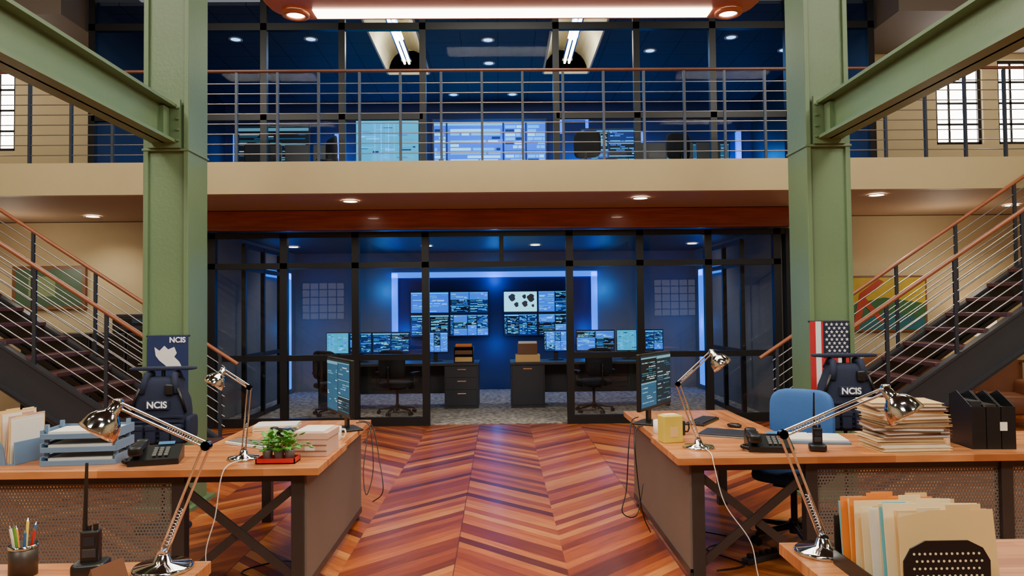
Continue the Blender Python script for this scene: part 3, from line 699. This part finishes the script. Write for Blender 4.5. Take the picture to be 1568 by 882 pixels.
def phone(x,y,z,rz,s=1):
    b=B('desk_phone'); b.T=TR(x,y,z,rz)@Matrix.Scale(s,4)
    pts=[(-.1,0),(.1,0),(.1,.07),(.06,.08),(-.1,.03)]
    X=Matrix.Rotation(math.radians(90),4,'Z')
    b.extr(pts,-.12,.12,BLKP,X)
    b.sup((-.085,.0,.085),(.03,.1,.018),BLKP,.5,.5); b.sup((-.085,-.085,.075),(.034,.028,.025),BLKP,.5,.6); b.sup((-.085,.085,.085),(.034,.028,.025),BLKP,.5,.6)
    b.rect(.0,.08,.0,.03,0,SBD[1],TR(0,.045,.083,0,-70))
    for i in range(3):
        for j in range(4): b.bb(-.01+i*.028,.008+i*.028,-.075+j*.024,-.06+j*.024,.045+j*.007,.053+j*.007,POT)
    N=80; b.tube([(-.12-.03*math.sin(i/N*3.1)+.008*math.cos(i*1.1),-.09+.0015*i,.02+.008*math.sin(i*1.1)) for i in range(N)],.003,BLKP,5); b.done()
phone(-1.98,4.3,.75,15,1.1); phone(1.60,4.42,.75,-10,1.05); phone(-1.42,5.0,.75,60,.8)
def plant(x,y,z):
    b=B('potted_plant'); b.T=TR(x,y,z); r=random.Random(4)
    b.bb(-.11,.11,-.06,.06,0,.006,RED)
    for q in((-.11,-.104,-.06,.06),(.104,.11,-.06,.06),(-.11,.11,-.06,-.054),(-.11,.11,.054,.06)): b.bb(*q,0,.03,RED)
    for px in(-.06,0.005,.065):
        b.lathe([(0,.007),(.024,.007),(.03,.065),(.032,.07),(.026,.07),(.024,.06),(0,.06)],(px,0,0),(0,0,1),POT,16)
        for k in range(34):
            a=r.uniform(0,6.28); e=r.uniform(.2,1.35); L=r.uniform(.03,.105); s0=Vector((px,0,.065)); d=Vector((math.cos(a)*math.cos(e),math.sin(a)*math.cos(e),math.sin(e)))
            tip=s0+d*L; b.tube([s0,s0+d*L*.5+Vector((0,0,.005)),tip],.0015,LEAF,5)
            side=d.cross(Vector((0,0,1))).normalized(); ln=r.uniform(.03,.048); wd=ln*.5; dd=(d+Vector((0,0,-.6))).normalized(); up=side.cross(dd)*.006
            b.add([tip,tip+dd*ln*.4+side*wd+up,tip+dd*ln,tip+dd*ln*.4-side*wd+up,tip+dd*ln*.45-up],[(0,1,4),(1,2,4),(2,3,4),(3,0,4)],LEAF,True)
    b.done()
plant(-1.27,4.25,.75)
b=B('stationery_box'); b.T=TR(-1.12,4.52,.75,-3); b.bb(-.1,.1,-.13,.13,0,.1,PINK,.003); b.bb(-.105,.105,-.135,.135,.1,.14,PINK,.003); b.bb(-.09,.08,-.12,.12,.141,.148,WHITE); b.bb(-.03,.03,-.132,-.13,.03,.06,WHITE)
b.bb(-.102,.102,-.137,-.134,.066,.07,BRN); b.bb(-.102,.102,-.137,-.134,.032,.036,BRN); b.done()
def keyboard(x,y,z,rz,body,keys):
    b=B('keyboard'); b.T=TR(x,y,z,rz); b.bb(-.19,.19,-.07,.07,0,.018,body,.004)
    for i in range(13):
        for j in range(4): b.bb(-.18+i*.028,-.157+i*.028,-.055+j*.028,-.032+j*.028,.018,.024,keys)
    b.done()
keyboard(-1.6,4.8,.75,-35,WHITE,POT); keyboard(1.5,5.5,.75,57,BLKP,GREYD)
b=B('paper_stack'); b.T=TR(-1.62,5.4,.75,8)
for i in range(6): b.bb(-.15,.15,-.11,.11,i*.008,i*.008+.007,WHITE if i%2 else MAN2,0,TR(0,0,0,random.uniform(-5,5)))
b.done()
def mug(x,y,z,mat):
    b=B('coffee_mug'); b.lathe([(0,0),(.035,0),(.04,.004),(.04,.09),(.036,.09),(.034,.01),(0,.01)],(x,y,z),(0,0,1),mat,20)
    b.tube([(x+.038,y,z+.07),(x+.062,y,z+.07),(x+.068,y,z+.045),(x+.058,y,z+.02),(x+.038,y,z+.02)],.006,mat); b.done()
mug(-1.1,4.95,.75,WHITE); mug(1.08,5.05,.75,WHITE); mug(1.2,4.98,.75,BLKP)
b=B('note_cube_box'); b.T=TR(1.08,4.72,.75,12); b.bb(-.065,.065,-.05,.05,0,.17,YEL,.006); b.bb(-.045,.045,-.035,.035,.17,.176,MAN2); b.bb(-.02,.03,-.052,-.05,.04,.1,MANILA); b.done()
b=B('computer_mouse'); b.T=TR(1.66,5.25,.75,40); b.sup((0,0,.015),(.03,.055,.015),BLKP,.8,.8); b.cyl((-.003,-.03,.028),(.003,-.03,.028),.006,GREYD); b.done()
b=B('laptop_computer'); b.T=TR(1.52,4.94,.75,-30); b.bb(-.17,.17,-.12,.12,0,.012,POT,.004); b.bb(-.17,.17,-.12,.12,.013,.021,STR,.003); b.done()
def radio(x,y,z,rz,s=1):
    b=B('walkie_talkie'); b.T=TR(x,y,z,rz)@Matrix.Scale(s,4)
    b.sup((0,0,.0225),(.055,.05,.0225),BLKP,.35,.35); b.bb(-.03,.03,-.02,.02,.03,.15,BLKP,.006)
    b.bb(-.022,.022,-.024,-.02,.06,.09,GREYD,.002); b.bb(-.018,.018,-.023,-.02,.1,.13,SBD[5])
    b.cyl((.015,0,.15),(.015,0,.17),.008,BLKP); b.cyl((-.005,0,.15),(-.005,0,.165),.006,BLKP)
    b.cyl((-.02,0,.15),(-.015,0,.38),.008,BLKP,.005)
    for i in range(4): b.bb(-.015,.015,-.0225,-.02,.065+i*.006,.067+i*.006,BLK)
    b.done()
radio(-1.35,2.47,.751,10,.95); radio(1.87,4.36,.751,-15,.9)
b=B('open_report'); b.T=TR(1.98,4.7,.75,-10); b.bb(-.2,0,-.14,.14,0,.02,TRAY,.003); b.bb(0,.2,-.14,.14,0,.016,TRAY,.003); b.bb(-.19,-.005,-.13,.13,.021,.03,WHITE); b.bb(.005,.19,-.13,.13,.017,.026,WHITE); b.done()
def pile(x,y,z,n,seed,name='file_folder_pile'):
    r=random.Random(seed); b=B(name); b.T=TR(x,y,z); q=0
    for i in range(n):
        t=r.uniform(.008,.024); X=TR(r.uniform(-.02,.02),r.uniform(-.01,.01),q,r.uniform(-9,9)); c=r.choice([MANILA,MAN2,MANILA,BRN])
        b.bb(-.2,.2,-.14,.14,0,.002,c,0,X); b.bb(-.19,.19,-.13,.13,.002,t-.003,WHITE,0,X); b.bb(-.2,.2,-.14,.14,t-.003,t-.001,c,0,X); q+=t
    b.done()
pile(2.40,4.40,.75,16,3)
b=B('magazine_file_box'); b.T=TR(2.93,4.45,.75,-4)
for i in range(3):
    X=TR(-.1+i*.085,0,0); pts=[(-.12,0),(.12,0),(.12,.3),(.04,.33),(-.12,.25)]
    b.extr(pts,-.04,-.036,BLKP,X@Matrix.Rotation(math.radians(90),4,'Z')); b.extr(pts,.036,.04,BLKP,X@Matrix.Rotation(math.radians(90),4,'Z'))
    b.bb(-.04,.04,-.124,-.12,0,.25,BLKP,0,X); b.bb(-.04,.04,-.12,.12,0,.004,BLKP,0,X); b.bb(-.03,.03,-.1,.11,.005,.28-.02*i,BLKF if i!=1 else STEEL,0,X); b.bb(-.04,.04,.118,.122,0,.3,BLKP,0,X)
b.bb(.02,.06,-.128,-.124,.11,.16,WHITE); b.done()
b=B('pen_cup'); b.T=TR(-1.57,2.47,.75); b.lathe([(0,0),(.042,0),(.042,.1),(.039,.1),(.039,.006),(0,.006)],(0,0,0),(0,0,1),STEEL,24); b.lathe([(.044,.09),(.045,.1),(.04,.1)],(0,0,0),(0,0,1),CHR,24)
for i,c in enumerate([RED,BLUEF,YEL,ORNG,WHITE,LEAF,BLUEF]):
    a=i*.9; b.cyl((math.cos(a)*.012,math.sin(a)*.012,.01),(math.cos(a)*.036,math.sin(a)*.036,.145+.01*(i%3)),.0045,c,seg=8); b.cyl((math.cos(a)*.036,math.sin(a)*.036,.145+.01*(i%3)),(math.cos(a)*.038,math.sin(a)*.038,.155+.01*(i%3)),.0045,CHR,.001,seg=8)
b.done()
b=B('wooden_name_block'); b.T=TR(-1.24,2.36,.75,-20); b.extr([(-.03,0),(.03,0),(0,.07)],-.06,.06,BRN); b.done()
b=B('file_sorter'); b.T=TR(1.25,2.2,.75,0); r=random.Random(12)
cols=[TEALC,ORNG,MANILA,ORNG,MAN2,MANILA,MAN2,MANILA,WHITE,MAN2,TEALC,MAN2,MANILA,MAN2,MANILA]
N=15
for i in range(N):
    yy=.2-i*.021; sh=.005*i; X=TR(-.015+r.uniform(-.01,.01),yy,.012,r.uniform(-3,3),-r.uniform(2,9)); hh=r.uniform(.2,.225)+.0025*i; c=cols[i]; wl,wr=-.13+sh*.6,.13+sh*.9
    b.bb(wl,wr,0,.003,0,hh,c,0,X); b.bb(wl+.006,wr-.004,.004,.009,.0,hh-.012,WHITE if i%3 else MAN2,0,X); t=wl+.01+(i*7%5)*.045; b.bb(t,t+.07,0,.003,hh,hh+.014,c,0,X)
pts=[(-.15,0),(.09,0),(.09,.15),(.07,.185),(.03,.205),(-.09,.205),(-.13,.185),(-.15,.15)]
b.extr(pts,-.175,-.17,BLKP)
for i in range(13):
    for j in range(7):
        x=-.122+i*.015+(.0075 if j%2 else 0); z=.05+j*.02
        if x<.07: b.cyl((x,-.1762,z),(x,-.1755,z),.0035,MAN2,seg=8)
b.bb(-.15,.18,-.17,.25,0,.008,BLKP); b.bb(-.155,-.15,-.1,.25,0,.05,BLKP); b.bb(-.15,.18,.245,.252,0,.16,BLKP); b.done()
def cord(name,pts,mat,r=.003):
    cu=[]; P=[Vector(p) for p in pts]
    for i in range(len(P)-1):
        p0,p1,p2,p3=P[max(i-1,0)],P[i],P[i+1],P[min(i+2,len(P)-1)]
        for k in range(8):
            t=k/8; cu.append(.5*((2*p1)+(-p0+p2)*t+(2*p0-5*p1+4*p2-p3)*t*t+(-p0+3*p1-3*p2+p3)*t**3))
    cu.append(P[-1]); b=B(name); b.tube(cu,r,mat,6); b.done()
cord('lamp_cord',[(-1.48,4.28,.76),(-1.5,4.1,.765),(-1.52,4.05,.7),(-1.55,4.05,.5),(-1.6,4.05,.3),(-1.58,4.1,.1),(-1.5,4.2,.01)],WHITE)
cord('lamp_cord',[(1.22,4.4,.76),(1.2,4.22,.765),(1.2,4.16,.7),(1.25,4.14,.5),(1.38,4.12,.3),(1.42,4.1,.1),(1.5,4.05,.01)],WHITE)
cord('monitor_cable',[(-1.07,5.5,.78),(-1.0,5.55,.77),(-.96,5.5,.7),(-.93,5.4,.45),(-.96,5.3,.3),(-1.0,5.4,.45),(-1.0,5.6,.7)],BLKP,.004)
cord('monitor_cable',[(-1.07,5.6,.78),(-.97,5.6,.74),(-.9,5.5,.5),(-.86,5.4,.3),(-.95,5.5,.2)],BLKP,.004)
cord('monitor_cable',[(1.04,5.6,.78),(.97,5.5,.76),(.93,5.4,.6),(.9,5.35,.3),(.86,5.3,.15),(.98,5.4,.1),(1.05,5.5,.3)],BLKP,.004)
cord('monitor_cable',[(1.02,5.3,.76),(.97,5.3,.74),(.94,5.2,.6),(.98,5.2,.2),(1.05,5.25,.02)],BLKP,.004)
cord('power_cable',[(1.3,4.5,.01),(1.5,4.6,.01),(1.35,4.9,.01),(1.6,5.1,.01),(1.4,5.3,.01)],BLKP,.005)
cord('power_cable',[(-1.3,4.4,.01),(-1.6,4.6,.01),(-1.4,4.8,.01),(-1.2,4.7,.01),(-1.3,5.2,.01)],BLKP,.005)
b=B('power_strip'); b.T=TR(1.65,4.7,0.001,30); b.bb(-.16,.16,-.03,.03,0,.035,GREYD,.005)
for i in range(5): b.bb(-.13+i*.055,-.1+i*.055,-.015,.015,.035,.06,BLKP,.003)
b.done()
# ---------------------------------------------------------------- background furniture
b=B('framed_painting'); b.T=TR(5.9,11.235,1.24); w,h=1.28,.8
b.bb(-w/2-.03,w/2+.03,0,.06,-.03,h+.03,BRN,.006)
pm=[M('paint_yellow',(176,152,34),.6,var=.3),M('paint_green',(40,92,50),.6,var=.3),M('paint_teal',(24,92,102),.6,var=.3),M('paint_red',(160,50,26),.6,var=.3)]
b.rect(-w/2,w/2,0,h,-.001,pm[1])
b.add([(-w/2,-.003,h*.45),(0,-.003,h*.62),(w/2,-.003,h*.5),(w/2,-.003,h),(-w/2,-.003,h)],[(0,1,2,3,4)],pm[0])
b.add([(-w/2,-.004,0),(w/2,-.004,0),(w/2,-.004,h*.2),(.1,-.004,h*.33),(-w/2,-.004,h*.15)],[(0,1,2,3,4)],pm[2])
b.add([(-.5,-.006,0),(-.4,-.006,.02),(-.28,-.006,.5),(.0,-.006,.74),(-.08,-.006,.78),(-.38,-.006,.56)],[(0,1,2,3,4,5)],pm[3])
b.add([(-.33,-.007,.4),(-.05,-.007,.1),(0,-.007,.14),(-.28,-.007,.48)],[(0,1,2,3)],pm[3])
b.done()
b=B('framed_board'); b.T=TR(-6.8,11.235,1.68); b.bb(-.55,.55,0,.06,0,.66,BRN,.006); b.rect(-.5,.5,.05,.61,-.002,GRNB); b.rect(-.3,.1,.2,.5,-.004,M('board_print',(110,130,90),.5)); b.done()
for i,x in enumerate((-6.6,-6.1,-5.6,-5.1,-4.6)):
    b=B('filing_cabinet'); b.T=TR(x,10.95,0); b.bb(-.235,.235,-.3,.3,0,1.33,GREYD,.006)
    for k in range(4): b.bb(-.215,.215,-.312,-.3,.04+k*.32,.33+k*.32,BLK,.004); b.bb(-.06,.06,-.33,-.312,.24+k*.32,.255+k*.32,CHR)
    b.done()
b=B('office_printer'); b.T=TR(-5.35,10.95,1.33); b.bb(-.25,.25,-.2,.2,0,.22,BLKP,.02); b.bb(-.2,.2,-.22,-.2,.04,.1,GREYD); b.bb(-.22,.22,-.15,.15,.22,.27,GREYD,.01); b.bb(.05,.2,-.22,-.19,.14,.2,SBD[0]); b.done()
def tlamp(x,y,z):
    z+=.002
    b=B('table_lamp'); b.lathe([(0,0),(.08,0),(.08,.02),(.02,.04),(.05,.12),(.06,.18),(.02,.28),(.01,.3),(.01,.42)],(x,y,z),(0,0,1),BRN,20)
    b.lathe([(.2,.34),(.17,.62),(.165,.62),(.195,.34)],(x,y,z),(0,0,1),SHADE,24); b.sup((x,y,z+.45),(.03,.03,.045),BULB,1,1,0,8,12); b.done()
    point('table_lamp_light',(x,y,z+.54),7,(1,.75,.45),.05)
def credenza(x0,x1,y,h=.8,name='wood_credenza'):
    b=B(name); b.bb(x0-.02,x1+.02,y-.27,y+.27,h-.04,h,BRN,.005); b.bb(x0,x1,y-.25,y+.25,.08,h-.04,BRN)
    n=max(1,int((x1-x0)/.5))
    for i in range(n): a=x0+(x1-x0)*i/n; c=x0+(x1-x0)*(i+1)/n; b.bb(a+.02,c-.02,y-.265,y-.25,.12,h-.08,BRN,.004); b.bb((a+c)/2-.05,(a+c)/2+.05,y-.28,y-.265,h-.16,h-.145,CHR)
    for xx in(x0+.04,x1-.04):
        for yy in(y-.2,y+.2): b.bb(xx-.025,xx+.025,yy-.025,yy+.025,0,.08,BRN)
    b.done()
credenza(4.3,5.0,10.9,.85); tlamp(4.5,10.9,.85); credenza(5.6,7.6,10.9,.8); tlamp(7.2,10.9,.8)
def armchair(x,y,rz):
    b=B('leather_armchair'); b.T=TR(x,y,0,rz); L=M('brown_leather',(120,72,44),.45,var=.2)
    b.sup((0,0,.3),(.36,.36,.13),L,.3,.3); b.sup((0,.3,.62),(.36,.1,.32),L,.3,.3)
    for s_ in(-1,1): b.sup((s_*.37,0,.4),(.09,.36,.2),L,.35,.35)
    for q in((-.3,-.3),(.3,-.3),(-.3,.3),(.3,.3)): b.cyl((*q,0),(*q,.2),.02,BRN)
    b.done()
armchair(5.3,9.9,20); armchair(6.6,9.8,-20)
# ---------------------------------------------------------------- world, camera
w=bpy.data.worlds.new('world'); scene.world=w; w.use_nodes=True
w.node_tree.nodes['Background'].inputs[0].default_value=(.8,.8,.85,1); w.node_tree.nodes['Background'].inputs[1].default_value=.3
cam=bpy.data.cameras.new('camera'); co=bpy.data.objects.new('camera',cam); scene.collection.objects.link(co)
cam.sensor_width=36; cam.lens=25.94; cam.clip_start=.05; cam.clip_end=100
co.matrix_world=Matrix.Translation((0,0,1.6))@Matrix.Rotation(math.radians(-.96),4,'Z')@Matrix.Rotation(math.radians(91.72),4,'X')@Matrix.Rotation(math.radians(-.6),4,'Z')
scene.camera=co
